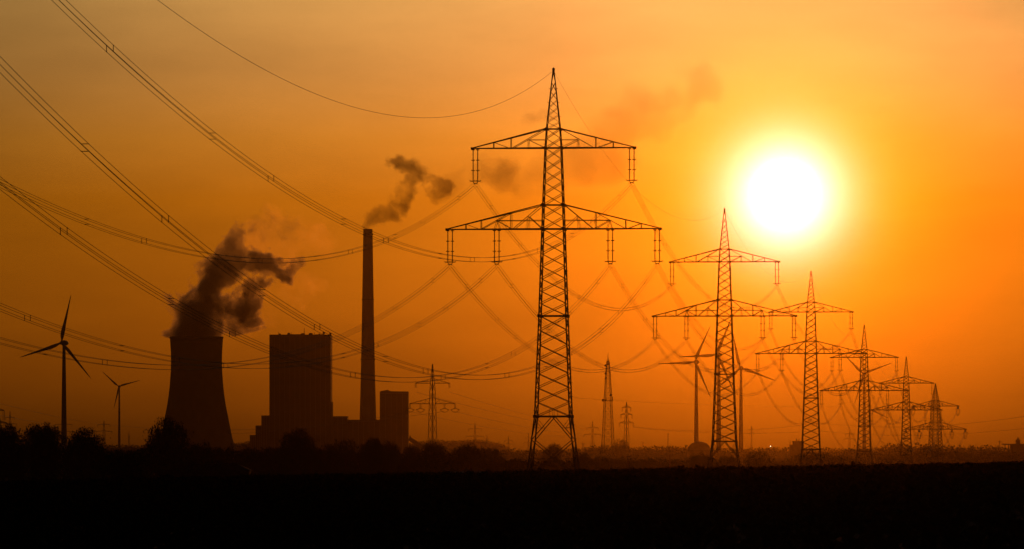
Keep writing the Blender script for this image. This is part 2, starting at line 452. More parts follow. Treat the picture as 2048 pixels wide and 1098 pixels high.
def block(px0, px1, top, depth, bot=None):                   # a prism in the plant's own place
    a, c = W(px0, top, PD), W(px1, top, PD); bz = GZ if bot is None else W(0, bot, PD).z
    return ((a.x + c.x) / 2, 0, (a.z + bz) / 2), (c.x - a.x, depth, a.z - bz)
def building(name, blocks, label, cat, ribs=True):
    cx = W((blocks[0][1] + blocks[0][2]) / 2, 0, PD).x
    o = thing(name, (cx, PD, GZ), label, cat)
    for nm, x0, x1, top, dep, yo in blocks:
        c, d = block(x0, x1, top, dep); mb = MB()
        mb.box((c[0] - cx, yo, c[2] - GZ), d); w = mb.build(nm, MT['clad'], o)
        if ribs and d[2] > 15:                               # facade of vertical cladding bays with recessed joints
            nb_ = max(3, int(d[0] / 5.5)); bw = d[0] / nb_
            mb = MB(); mb.box((0, -.2, 0), (bw - .5, .4, d[2] - 2.2)); me = mb.mesh('cladding_panel', MT['clad_dark'])
            for k in range(nb_):
                p = link('cladding_panel', me, w, (c[0] - cx - d[0] / 2 + bw * (k + .5), yo - d[1] / 2, c[2] - GZ))
        mb = MB()
        for s in (-1, 1): mb.box((c[0] - cx + s * (d[0] / 2 - .3), yo, c[2] - GZ + d[2] / 2 + .45), (.6, d[1], .9))
        mb.box((c[0] - cx, yo - d[1] / 2 + .3, c[2] - GZ + d[2] / 2 + .45), (d[0] - 1.2, .6, .9))
        mb.build('parapet', MT['clad_dark'], o)
    return o, cx
bh, bcx = building('boiler_house', [('main_block', 541, 663, 672, 60, 0), ('stair_tower', 663.3, 665.8, 806, 20, 0), ('annexe', 525, 540.7, 833, 40, -10),
                                    ('lower_annexe', 513.5, 524.7, 853, 40, -10), ('side_hall', 502, 513.2, 872, 40, -10)],
                   'tall dark boiler house with aerials on its flat roof and a stepped left side', 'power plant')
def roof_item(px, top, w, kind):
    x = W(px, 0, PD).x - bcx; z0 = W(0, 671, PD).z - GZ; z1 = W(0, top, PD).z - GZ; mb = MB(); ww = w * PX
    if kind == 'mast': mb.tube([(x, -8, z0 - .5), (x, -8, z1)], [.4, .2], 6); nm = 'roof_mast'
    elif kind == 'ball':
        mb.tube([(x, -8, z0 - .5), (x, -8, z1 - ww * .7)], .4, 6); mb.lathe([(.01, -ww / 2), (ww * .35, -ww * .35), (ww / 2, 0), (ww * .35, ww * .35), (.01, ww / 2)], 12, (x, -8, z1 - ww / 2)); nm = 'roof_dome'
    else: mb.box((x, -6, (z0 + z1) / 2), (ww, 8, z1 - z0)); mb.box((x, -6, z1 + .2), (ww * .6, 5, .5)); nm = 'roof_unit'
    mb.build(nm, MT['clad_dark'], bh)
for a in [(558, 664, .7, 'mast'), (560, 668, 4, 'box'), (578, 666.5, 5, 'box'), (583, 665, .6, 'mast'), (606, 667.5, 8, 'box'), (609, 656, .8, 'mast'), (622, 667, 8, 'box'),
          (629, 664.5, .6, 'mast'), (639, 668, 3, 'box'), (648, 663.5, 5.5, 'ball'), (661, 667, 4, 'box'), (660, 664, .6, 'mast'), (590, 669.5, 50, 'box'), (640, 669.8, 30, 'box')]: roof_item(*a)
building('turbine_hall', [('hall', 666.2, 694.6, 834, 45, 25), ('long_hall', 695, 759.6, 841, 45, 25)], 'low flat-roofed hall linking the boiler house to the squat tower block', 'power plant')
tb, tcx = building('bunker_block', [('main_block', 760.4, 817, 786, 40, 0)], 'squat dark tower block with a gabled roof corner, right of the chimney', 'power plant')
mb = MB(); z0 = W(0, 786, PD).z - GZ
L = [W(p, y, PD) for p, y in ((761, 786.2), (761, 784.6), (776, 781.6), (782, 784.6), (817, 785), (817, 786.2))]
n0 = len(L)
for yy in (-18, 18):
    for p in L: mb.v.append((p.x - tcx, yy, p.z - GZ + .95))
mb.f = [tuple(range(n0)), tuple(reversed(range(n0, 2 * n0)))] + [(i, i + n0, (i + 1) % n0 + n0, (i + 1) % n0) for i in range(n0)]
mb.build('roof', MT['clad_dark'], tb)
cv = thing('conveyor_bridge', (W(832, 0, PD).x, PD + 10, GZ), 'sloping conveyor bridge coming down from the squat tower block', 'conveyor')
a, c = W(817.6, 877, PD), W(851, 897, PD); mb = MB()
mb.bar((a.x - cv.location.x, 0, a.z - GZ), (c.x - cv.location.x, 0, c.z - GZ), 4, 4.5); mb.build('gallery', MT['clad_dark'], cv)
for t in (.35, .7):
    p = a.lerp(c, t); mb = MB(); mb.box((p.x - cv.location.x, 0, (p.z - GZ) / 2 - 1), (1.2, 3, p.z - GZ - 2)); mb.build('trestle', MT['steel_far'], cv)
mb = MB(); p = W(820, 871, PD); mb.tube([(p.x - cv.location.x, 0, a.z - GZ), (p.x - cv.location.x, 0, p.z - GZ)], .8, 6); mb.build('mast', MT['steel_far'], cv)
# chimney
ch = thing('chimney', (W(732.5, 0, PD).x, PD + 75, GZ), 'very tall tapering chimney with smoke drifting from its top', 'chimney')
zc = lambda y: EYE + (HOR - y) / FPX * (PD + 75) - GZ
mb = MB()
cp = [(936, 19.5), (842, 16.8), (760, 14.6), (660, 12.6), (560, 10.9), (500, 10.0), (462, 9.4)]
mb.lathe([(r * PX, zc(y)) for y, r in cp] + [(9.4 * PX, zc(459.6)), (8.6 * PX, zc(458)), (7.2 * PX, zc(458)), (7.2 * PX, zc(500))], 40); mb.build('shaft', MT['concrete'], ch, True)
for y, r in ((470, 9.5), (600, 11.6), (720, 13.8)):
    mb = MB(); z = zc(y); mb.lathe([(r * PX, z), (r * PX + .8, z), (r * PX + .8, z + 1.0), (r * PX, z + 1.0)], 40); mb.build('gallery_ring', MT['steel_far'], ch)

# ------------------------------------------------------------------ wind turbines
def blade_mesh(Rb):
    mb = MB(); st = [(.015, .03, .030, .5), (.06, .032, .028, .5), (.14, .075, .020, .35), (.24, .082, .015, .32), (.45, .055, .010, .3), (.7, .034, .006, .3), (.92, .018, .003, .3), (1.0, .004, .001, .3)]
    n = 8
    for f_, chd, th_, le in st:
        tw = R(22) * (1 - f_) ** 1.5
        for k in range(n):
            a = 2 * math.pi * k / n
            x = (math.cos(a) * .5 - (.5 - le)) * chd * Rb; y = math.sin(a) * .5 * th_ * Rb * 2
            mb.v.append((x * math.cos(tw) - y * math.sin(tw), x * math.sin(tw) + y * math.cos(tw), f_ * Rb))
    for i in range(len(st) - 1):
        for k in range(n): mb.f.append((i * n + k, i * n + (k + 1) % n, (i + 1) * n + (k + 1) % n, (i + 1) * n + k))
    return mb.mesh('blade', MT['white'], True)
def turbine(px, hy, basepx, Rb, d, angs, yaw, label):
    hub = W(px, hy, d); z0 = -1.8
    o = thing('wind_turbine', (W(basepx, 0, d).x, d, z0), label, 'wind turbine', 'wind turbines on the plain', R(yaw))
    H_ = hub.z - z0; k = Rb / 41
    mb = MB(); mb.lathe([(2.6 * k, 0), (2.3 * k, H_ * .3), (1.7 * k, H_ * .7), (1.25 * k, H_ - 2 * k), (1.25 * k, H_ - .5 * k)], 20); mb.build('tower', MT['white'], o, True)
    mb = MB(); prof = [(.05, -4.2), (1.3, -3.6), (2.2, -1.5), (2.4, .5), (2.1, 3), (1.5, 5.2), (.05, 6.2)]
    mb.lathe([(r * k, z * k) for r, z in prof], 16); ob = mb.build('nacelle', MT['white'], o, True, (0, 0, H_)); ob.rotation_euler = (R(90), 0, R(180))
    hb_y = -4.6 * k
    mb = MB(); mb.lathe([(.05, -2.0), (.9, -1.5), (1.45, -.4), (1.5, .8), (1.3, 1.2)], 16); mb.v = [(a * k, c * k, z * k) for a, c, z in mb.v]
    hb = mb.build('hub', MT['white'], o, True, (0, hb_y, H_)); hb.rotation_euler = (R(-90), 0, 0)
    me = blade_mesh(Rb)
    for a in angs:
        bl = link('blade', me, o, (0, hb_y, H_)); bl.rotation_euler = (0, R(90 - a), 0)
def tb_(px, hy, bx, Rpx, R_m, angs, yaw, label):
    turbine(px, hy, bx, R_m, FPX * R_m / Rpx, angs, yaw, label)
tb_(128.5, 686, 128, 99, 41, (77, 196.5, 313), -24, 'tall dark wind turbine at the far left above the trees')
tb_(238, 773, 238.5, 46, 30, (138, 15.5, 257), -8, 'small wind turbine left of the cooling tower')
tb_(1393, 724, 1392.6, 79, 41, (65, 182, 295), -22, 'hazy wind turbine rising behind the dome, left of the second pylon')
tb_(1438, 709, 1437.5, 84, 43, (67, 183, 295), -22, 'hazy wind turbine hidden behind the second pylon lattice')
tb_(1482, 736, 1482, 77, 41, (102, 340, 220), -12, 'hazy wind turbine just right of the second pylon')
tb_(1728.5, 748, 1728.5, 62, 40, (135, 20.5, 252.5), -15, 'hazy wind turbine whose tower stands behind the fourth pylon lattice')
tb_(1740.5, 820, 1740.5, 40, 31, (93, 210, 336), 12, 'lowest small wind turbine, its blades either side of the fourth pylon')

# dome
dm = thing('storage_dome', (W(1398, 0, 5120).x, 5120, -2), 'hazy round dome on the skyline below the left of the three turbines', 'dome')
zt = W(0, 883, 5120).z + 2; r = M(22.5, 5120); mb = MB()
mb.lathe([(r, 0), (r, zt - r * .75)], 40); mb.build('drum_wall', MT['concrete'], dm, True)
mb = MB(); mb.lathe([(r * 1.02 * math.cos(R(a)), zt - r * .75 + r * .75 * math.sin(R(a))) for a in (0, 12, 25, 40, 55, 70, 82, 89.8)], 40); mb.build('dome_roof', MT['poly'], dm, True)

# ------------------------------------------------------------------ the main pylons
D0, KP = 800.0, FPX / 800.0                                  # the nearest suspension pylon; photo px per metre there
LX, LY = 550 / FPX * D0, .49 * D0
L1 = math.hypot(LX, LY); LROT = -math.atan2(LX, LY)
AXR = Vector((LY / L1, -LX / L1, 0)); ALONG = Vector((LX / L1, LY / L1, 0))
BASEY = 957.0
UNIT = MB(); UNIT.box((0, 0, .5), (1, 1, 1)); UNIT = UNIT.mesh('brace', MT['steel'])
UNITF = MB(); UNITF.box((0, 0, .5), (1, 1, 1)); UNITF = UNITF.mesh('brace', MT['steel_far'])
def unit_bar(name, p, q, w, parent):
    p, q = Vector(p), Vector(q); d = q - p
    o = link(name, UNIT, parent); o.location = p
    o.rotation_mode = 'QUATERNION'; o.rotation_quaternion = d.to_track_quat('Z', 'Y')
    o.scale = (w, w, d.length)
    return o
PROF = [(138, .9), (258, 13.5), (296, 16.0), (410, 20.0), (458, 21.6), (560, 24.6), (632, 27.0), (833, 34.8), (957, 49.5)]
INS_PROF = [(.05, 0), (.13, -.02), (.13, -.2), (.055, -.25)]
def insulator_mesh(ln):
    mb = MB(); mb.lathe([(.055, 0), (.055, -ln)], 8)
    for k in range(1, 24):
        z = -ln * k / 24; mb.lathe([(.055, z + .05), (.11, z), (.055, z - .03)], 8)
    return mb.mesh('insulator_string', MT['glaze'])
INS_LONG = insulator_mesh(64 / KP)
def ring_mesh():
    mb = MB(); mb.lathe([(.07, .05), (.26, .05), (.26, -.05), (.07, -.05)], 8); return mb.mesh('arcing_ring', MT['steel'])
RING = ring_mesh()
HORN = MB(); HORN.bar((-.42, 0, 0), (.42, 0, 0), .1, .12); HORN.bar((-.42, 0, 0), (-.46, 0, .14), .07); HORN.bar((.42, 0, 0), (.46, 0, .14), .07); HORN = HORN.mesh('arcing_horn', MT['steel'])
YOKE = MB(); YOKE.bar((-.38, 0, 0), (-.2, 0, -.3), .09); YOKE.bar((.38, 0, 0), (.2, 0, -.3), .09); YOKE.bar((-.24, 0, -.3), (.24, 0, -.3), .12)
YOKE.bar((-.2, 0, -.3), (-.22, 0, -.5), .06); YOKE.bar((.2, 0, -.3), (.22, 0, -.5), .06); YOKE = YOKE.mesh('yoke_plate', MT['steel'])
PLATE = MB(); PLATE.box((0, 0, 0), (.44, .12, .44)); PLATE = PLATE.mesh('gusset_plate', MT['steel'])

def pylon(loc, label, drop=0.0, yaw=0.0, strain=False, wide=1.0, thick=1.0):
    base_y = BASEY - drop
    zof = lambda y: (base_y - y) / KP
    def hw(y):
        yy = y + (drop * max(0, min(1, (y - 632) / 201)) if drop else 0)
        if yy > 833: yy = y + drop
        return float(np.interp(yy, [p[0] for p in PROF], [p[1] for p in PROF])) / KP * (wide if y > 250 else 1 + (wide - 1) * max(0, (y - 138) / 120))
    waist = 833 - drop
    o = thing('transmission_pylon', loc, label, 'pylon', 'pylons of the line crossing the picture', LROT)
    body = o
    cr, sr = math.cos(yaw), math.sin(yaw)
    def P(sx, sy, y):                                        # a corner of the tower at photo row y
        h = hw(y); x_, y_ = sx * h, sy * h
        return Vector((x_ * cr - y_ * sr, x_ * sr + y_ * cr, zof(y)))
    T = thick
    corners = ((-1, -1), (1, -1), (1, 1), (-1, 1))
    for sx, sy in corners:
        mb = MB(); rows = [base_y, waist, 632, 458, 410, 296, 258, 140]
        for a_, c_ in zip(rows[:-1], rows[1:]):
            w = (.23 if a_ > 600 else .19 if a_ > 300 else .14) * T
            mb.bar(P(sx, sy, a_), P(sx, sy, c_), w)
        n_ = int((base_y - 150) / 14)                        # step bolts
        for i in range(n_):
            y = base_y - 10 - i * 14; p = P(sx, sy, y); q = p + Vector((sx * (.28 if i % 2 else .05), sy * .05, 0)); mb.bar(p, q, .05 * T)
        mb.build('leg', MT['steel'], o)
    segs = [(140, 258, 7), (258, 296, 2), (296, 410, 5), (410, 458, 2), (458, 632, 7), (632, waist, max(4, round(7 * (waist - 632) / 201)))]
    joined = MB() if strain else None
    def brace(nm, p, q, w):
        if strain: joined.bar(p, q, w)
        else: unit_bar(nm, p, q, w, o)
    for y0, y1, n in segs:
        ysn = [y0 + (y1 - y0) * (i / n) ** (.8 if y0 == 140 else 1) for i in range(n + 1)]
        for i in range(n):
            for f_ in range(4):
                a_, c_ = corners[f_], corners[(f_ + 1) % 4]
                w = (.075 if y0 == 140 else .12) * T
                brace('brace', P(*a_, ysn[i]), P(*c_, ysn[i + 1]), w)
                brace('brace', P(*c_, ysn[i]), P(*a_, ysn[i + 1]), w * .92)
    for y, w in ((258, .14), (296, .16), (410, .15), (458, .18), (632, .24), (waist, .3)):
        for f_ in range(4):
            a_, c_ = corners[f_], corners[(f_ + 1) % 4]
            brace('beam', P(*a_, y), P(*c_, y), w * T)
        if not strain:
            for sx, sy in corners:
                g = link('gusset_plate', PLATE, o, P(sx, sy, y)); g.scale = (1.0 if y > 300 else .8,) * 3
    # splayed foot: K bracing, then a wide cross
    for f_ in range(4):
        a_, c_ = corners[f_], corners[(f_ + 1) % 4]
        mid = (P(*a_, waist) + P(*c_, waist)) / 2; yk = waist + 47
        for s_, t_ in ((a_, c_), (c_, a_)):
            brace('brace', mid, P(*s_, yk), .15 * T)
            brace('brace', P(*s_, yk), P(*t_, base_y - 2), .14 * T)
            m2 = mid.lerp(P(*s_, yk), .5)
            brace('brace', m2, P(*s_, waist + 22), .07 * T); brace('brace', m2, P(*s_, waist + 4), .07 * T)
            m3 = P(*s_, yk).lerp(P(*t_, base_y - 2), .5); 
            brace('brace', m3, P(*s_, base_y - 10), .07 * T)
        for e in (-.14, .14):
            m_ = mid.lerp(P(*c_, waist), e); u_ = (P(*a_, waist - 14) + P(*c_, waist - 14)) / 2 + (P(*c_, waist) - mid) * e
            brace('brace', m_, u_, .06 * T)
    # footings
    for sx, sy in corners:
        mb = MB(); p = P(sx, sy, base_y); mb.lathe([(.6, -2.5), (.6, .25), (.45, .4), (.01, .4)], 10, tuple(p)); mb.build('footing', MT['concrete'], o)
    mb = MB(); top = zof(140); mb.lathe([(.1, -.5), (.18, 0), (.2, .2), (.01, .38)], 8, (0, 0, top)); mb.bar((0, -.3, top + .1), (0, .3, top + .1), .12); mb.build('earth_wire_clamp', MT['steel'], o)
    if strain: tag(joined.build('lattice', MT['steel'], o), None, None, None, 'stuff')
    # crossarms
    arms = [('upper', 163, 258, 296, [(120, 'post'), (85, 'post')], 50, 279.5), ('lower', 214, 410, 458, [(176, 'post'), (145, 'post'), (85, 'post')], 113, 441)]
    for nm, tipx, yt, yb, posts, nodex, nodey in arms:
        for s in (-1, 1):
            tip = tipx / KP; hb, ht = hw(yb), hw(yt)
            zt_, zb_ = zof(yt), zof(yb)
            def bot(x, sy): 
                k = max(0, 1 - (x - hb) / (tip - hb)); return Vector((s * x, sy * (hb * k + .12), zb_))
            def topc(x, sy):
                k = max(0, 1 - (x - ht) / (tip - ht)); return Vector((s * x, sy * (ht * k + .12), zb_ + .06 + (zt_ - zb_) * k))
            mb = MB()
            for sy in (-1, 1):
                mb.bar(bot(hb, sy), bot(tip, sy), .2 * T); mb.bar(topc(ht, sy), topc(tip, sy), .17 * T)
            mb.box((s * tip, 0, zb_), (.6 * T, .4, .3))
            k_ = 7                                           # plan bracing between the two bottom chords
            for i in range(k_):
                xa, xb = hb + (tip - hb) * i / k_, hb + (tip - hb) * (i + 1) / k_
                mb.bar(bot(xa, -1 if i % 2 else 1), bot(xb, 1 if i % 2 else -1), .07 * T)
            arm = mb.build('crossarm', MT['steel'], o)
            def strut(p, q, w):
                unit_bar('strut', p, q, w * T, arm)
            for sy in (-1, 1):
                for px_, _ in posts:
                    x = px_ / KP; strut(bot(x, sy), topc(x, sy), .11)
                x = nodex / KP; nz_ = zof(nodey)
                kk = max(0, 1 - (x - hb) / (tip - hb)); N_ = Vector((s * x, sy * (hb * kk + .1), nz_))
                if nm == 'upper':
                    strut(bot(82 / KP, sy), topc(ht + .02, sy), .11)
                    strut(bot(hb, sy), N_, .10)
                    strut(N_, Vector((s * ht, sy * ht, nz_)), .08)
                    strut(bot(x - .12, sy), N_, .05); strut(bot(x + .12, sy), N_, .05)
                    strut(topc(120 / KP, sy), bot(88 / KP, sy), .08)
                else:
                    strut(N_, Vector((s * hw(nodey), sy * hw(nodey), nz_)), .10)
                    strut(N_, bot(118 / KP, sy), .08); strut(N_, bot(107 / KP, sy), .08)
                    strut(N_, bot(83 / KP, sy), .11)
                    strut(bot(145 / KP, sy), topc(85 / KP, sy), .11)
                    strut(bot(80 / KP, sy), topc(ht + .1, sy), .11)
                    M_ = bot(80 / KP, sy).lerp(topc(ht + .1, sy), .52)
                    strut(M_, bot(hb, sy), .10)
                    strut(bot(54 / KP, sy), M_ + Vector((0, 0, -.1)), .05); strut(bot(50 / KP, sy), M_, .05)
                    strut(topc(176 / KP, sy), bot(148 / KP, sy), .08)
            hang = [(157, 0)] if nm == 'upper' else [(208, 0), (114, 0)]
            for xc, _ in hang:
                if not strain:
                    for dx in (-4.6, 4.6):
                        ins = link('insulator_string', INS_LONG, o, (s * (xc + dx) / KP, 0, zb_ - .1))
                        for fr in (.02, .345, .665):
                            link('arcing_ring', RING, ins, (0, 0, -64 / KP * fr))
                        link('arcing_horn', HORN, ins, (0, 0, -64 / KP))
                    y_ = link('yoke_plate', YOKE, o, (s * xc / KP, 0, zb_ - .1 - 64 / KP)); y_.scale = (1, 1, 1)
                else:                                        # strain strings along the line and a hanging jumper loop
                    hz = zb_ - .25; bk = hang and .1
                    for sg in (-1, 1):
                        mb = MB()
                        for dx in (-.25, .25):
                            mb.tube([(s * xc / KP + dx, sg * .5, hz), (s * xc / KP + dx, sg * 6.0, hz - 1.1)], .16, 7)
                        mb.bar((s * xc / KP - .4, sg * 6.1, hz - 1.12), (s * xc / KP + .4, sg * 6.1, hz - 1.12), .2); mb.build('strain_insulator', MT['glaze'], o)
                    pts = [(s * xc / KP + .8 * (t * 2 - 1), (t * 2 - 1) * 6.0, hz - 1.1 - 14 / 4.07 * 4 * t * (1 - t)) for t in np.linspace(0, 1, 13)]
                    for dx in (-.2, .2):
                        mb = MB(); mb.tube([(a_ + dx, b_, c_) for a_, b_, c_ in pts], .07, 5); mb.build('jumper_loop', MT['wire'], o)
    return o
def pbase(px, tip_y, scale, drop=0):                          # base point of a pylon whose tip shows at tip_y
    d = D0 * scale; tip = W(px, tip_y, d)
    return Vector((tip.x, d, tip.z - (BASEY - drop - 138) / KP))
PYL = [(1107, 138, 1.0, 0), (1449, 418, 1.495, 0), (1622, 543, 1.951, 0), (1728.5, 650, 2.44, 78), (1812.5, 714, 3.02, 100)]
BASES = [pbase(*p) for p in PYL]
NAMES = ['nearest and tallest steel lattice pylon, dark, with two pairs of crossarms', 'second lattice pylon, its spire right below the sun',
         'third lattice pylon, between the sun and the right hedge', 'fourth lattice pylon, with a wind turbine behind its lattice',
         'fifth lattice pylon, thin, just left of the last one']
for i, (bs, lb) in enumerate(zip(BASES, NAMES)):
    pylon(bs, lb, PYL[i][3], thick=(.76, .9, 1.05, 1.3, 1.55)[i])
D6 = 3.5 * D0
b6 = W(1871, 767, D6); drop6 = 130
b6 = Vector((b6.x, D6, b6.z - (BASEY - drop6 - 138) / KP))
pylon(b6, 'last stocky pylon at the right with jumper loops under its crossarms', drop6, yaw=R(24), strain=True, wide=1.45, thick=1.5)

# ------------------------------------------------------------------ conductors: quad bundles with spacers, one earth wire
PH = {'left upper': (-157, 368, -.142, 2.6e-4), 'right upper': (157, 368, -.141, 2.56e-4), 'left outer': (-208, 530, -.136, 2.44e-4),
      'left inner': (-114, 530, -.137, 2.5e-4), 'right inner': (114, 530, -.147, 2.68e-4), 'right outer': (208, 530, -.147, 2.72e-4)}
ORD = ['nearest', 'second', 'third', 'fourth', 'fifth', 'last']
def attach(i, off, y):
    if i < 5:
        bs, dr = BASES[i], PYL[i][3]; return bs + AXR * (off / KP) + Vector((0, 0, (BASEY - dr - y) / KP))
    return b6 + AXR * (off / KP) - ALONG * 6.1 + Vector((0, 0, (BASEY - drop6 - (y - 68)) / KP - 1.2))
def bundle(pts, label, r, group, spacing=.44, step=3):
    o = thing('conductor_bundle', pts[0], label, 'power line', group)
    p0 = pts[0]; h = spacing / 2
    t = (pts[-1] - pts[0]); t.z = 0; t.normalize(); side = Vector((t.y, -t.x, 0))
    n = len(pts)
    for a_, c_ in ((-1, -1), (1, -1), (1, 1), (-1, 1)):
        mb = MB(); mb.tube([p - p0 + side * (a_ * h) + Vector((0, 0, c_ * h)) for p in pts], r, 5); mb.build('wire', MT['wire'], o)
    k = 0; acc = 22; L = [0]
    for a_, c_ in zip(pts[:-1], pts[1:]): L.append(L[-1] + (c_ - a_).length)
    while acc < L[-1] - 10:
        i = max(j for j in range(n - 1) if L[j] <= acc); f_ = (acc - L[i]) / (L[i + 1] - L[i]); p = pts[i].lerp(pts[i + 1], f_) - p0
        for s in (-1, 1):
            mb = MB()
            if k % 2: a_, c_ = p + side * (s * h) + Vector((0, 0, h)), p + side * (s * h) - Vector((0, 0, h))
            else: a_, c_ = p + side * h + Vector((0, 0, s * h)), p - side * h + Vector((0, 0, s * h))
            mb.bar(a_, c_, max(.045, r * 1.6)); mb.bar(a_ - t * .12, a_ + t * .12, r * 2.2); mb.bar(c_ - t * .12, c_ + t * .12, r * 2.2); mb.build('spacer', MT['wire'], o)
        acc += 44 if k % 2 == 0 else 30; k += 1
    return o
GRP = 'conductor bundles of the main line'
LEND = 1.45 * L1
for nm, (off, y, a_, c_) in PH.items():
    p1 = attach(0, off, y)
    pts = [p1 - ALONG * s + Vector((0, 0, a_ * s + c_ * s * s)) for s in np.linspace(0, LEND, 90)]
    bundle(pts, f'{nm} bundle of wires from the nearest pylon towards the upper left of the picture' if 'upper' in nm else f'{nm} lower bundle of wires from the nearest pylon to the left border', .017, GRP)
for i in range(5):
    for nm, (off, y, a_, c_) in PH.items():
        p, q = attach(i, off, y), attach(i + 1, off, y); L = (q - p).length; sag = 10.1 * (L / 394) ** 2
        pts = [p.lerp(q, t) - Vector((0, 0, 4 * sag * t * (1 - t))) for t in np.linspace(0, 1, 40)]
        low = '' if 'upper' in nm else ' lower'
        bundle(pts, f'{nm}{low} bundle of wires sagging between the {ORD[i]} and {ORD[i+1]} pylons', (.02, .022, .024, .025, .026)[i], GRP)
def single(name, pts, r, label, group, cat='power line'):
    mb = MB(); p0 = pts[0]; mb.tube([p - p0 for p in pts], r, 5)
    return tag(mb.build(name, MT['wire'], None, False, p0), label, cat, group)
EG = 'earth wires over the main line'
p1 = attach(0, 0, 141)
single('earth_wire', [p1 - ALONG * s + Vector((0, 0, -.145 * s + 2.64e-4 * s * s)) for s in np.linspace(0, LEND, 90)], .02, 'single thin wire from the nearest pylon tip up to the top border', EG)
for i in range(5):
    p, q = attach(i, 0, 141), attach(i + 1, 0, 141) 
    if i == 4: q = Vector((b6.x, b6.y, b6.z + (BASEY - drop6 - 141) / KP))
    L = (q - p).length; sag = 9.0 * (L / 394) ** 2
    single('earth_wire', [p.lerp(q, t) - Vector((0, 0, 4 * sag * t * (1 - t))) for t in np.linspace(0, 1, 36)], (.014, .017, .02, .02, .02)[i], f'single thin wire between the tips of the {ORD[i]} and {ORD[i+1]} pylons', EG)

# ------------------------------------------------------------------ other pylons farther off
def far_pylon(px, tip, base, d, arms, hw_base, label, string=0.0, dish=False, detail=True, w=.22):
    """arms: (row of the bottom chord, half width px, depth px); hw_base: half width of the body at its base, px"""
    z0 = -1.8; tz = W(px, tip, d).z
    o = thing('lattice_pylon', (W(px, 0, d).x, d, z0), label, 'pylon', 'smaller pylons of the far lines', R(rnd.uniform(-25, 25)) * 0)
    H_ = tz - z0; zy = lambda y: W(0, y, d).z - z0
    hb = M(hw_base, d) / 1.41; top_w = 0
    hh = lambda z: hb * float(np.interp(1 - z / H_, [0, .2, .24, .5, 1], [.04, .46, .52, .72, 1]))
    mb = MB(); cs = ((-1, -1), (1, -1), (1, 1), (-1, 1)); rot = R(40)
    def P(sx, sy, z):
        h = hh(z); x, y = sx * h, sy * h; return Vector((x * math.cos(rot) - y * math.sin(rot), x * math.sin(rot) + y * math.cos(rot), z))
    n = 11 if detail else 8
    zs = [H_ * (1 - (1 - i / n) ** 1.35) for i in range(n + 1)]
    for c_ in cs:
        lg = MB()
        for a_, e_ in zip(zs[:-1], zs[1:]): lg.bar(P(*c_, a_), P(*c_, e_), w * 1.2)
        lg.build('leg', MT['steel_far'], o)
    for a_, e_ in zip(zs[:-1], zs[1:]):
        for f_ in range(4):
            mb.bar(P(*cs[f_], a_), P(*cs[(f_ + 1) % 4], e_), w * .36); mb.bar(P(*cs[(f_ + 1) % 4], a_), P(*cs[f_], e_), w * .36)
    tag(mb.build('lattice', MT['steel_far'], o), None, None, None, 'stuff')
    for y, half, dep in arms:
        z = zy(y); hx = M(half, d); dz = M(dep, d)
        for s in (-1, 1):
            mb = MB(); h0 = hh(z)
            for sy in (-1, 1):
                mb.bar((s * h0, sy * h0, z), (s * hx, sy * .1, z), w * 1.25); mb.bar((s * h0, sy * h0, z + dz), (s * hx, sy * .1, z + .1), w)
                for t in (.25, .5, .75):
                    k = 1 - t; x = h0 + (hx - h0) * t; x2 = h0 + (hx - h0) * (t - .25)
                    mb.bar((s * x, sy * h0 * k, z), (s * x, sy * h0 * k, z + dz * k), w * .5); mb.bar((s * x2, sy * h0 * (k + .25), z), (s * x, sy * h0 * k, z + dz * k), w * .5)
            mb.build('crossarm', MT['steel_far'], o)
            if string:
                sl_ = M(string, d)
                for xx in ((hx - .1,) if not dish or half < 40 else (hx - .1, hx * .53)):
                    ib = MB()
                    ib.tube([(s * xx - .35, 0, z), (s * xx - .35, 0, z - sl_)], w * .5, 6); ib.tube([(s * xx + .35, 0, z), (s * xx + .35, 0, z - sl_)], w * .5, 6); ib.build('insulator_string', MT['glaze'], o)
                    if dish and half > 40:
                        jb = MB(); wd = M(8.5, d); hz = z - M(10, d)
                        jb.bar((s * xx, 0, z - sl_), (s * xx - wd, 0, hz - M(2, d)), .35); jb.bar((s * xx, 0, z - sl_), (s * xx + wd, 0, hz - M(2, d)), .35)
                        jb.tube([(s * xx + wd * (t * 2 - 1), 0, hz - M(2, d) - M(5, d) * 4 * t * (1 - t)) for t in np.linspace(0, 1, 9)], .15, 5); jb.build('jumper_loop', MT['wire'], o)
    return o
far_pylon(865, 728, 890, 3800, [(766.5, 34, 9), (807.5, 45.5, 11)], 10.6, 'fine lattice pylon in the middle distance right of the squat tower block', 9, True, w=.3)
far_pylon(1253, 804, 895, 5000, [(815, 8.5, 4), (829, 11.5, 3), (846, 14, 4)], 7, 'three-tier pylon on the skyline right of the telecom mast', 8, w=.26)
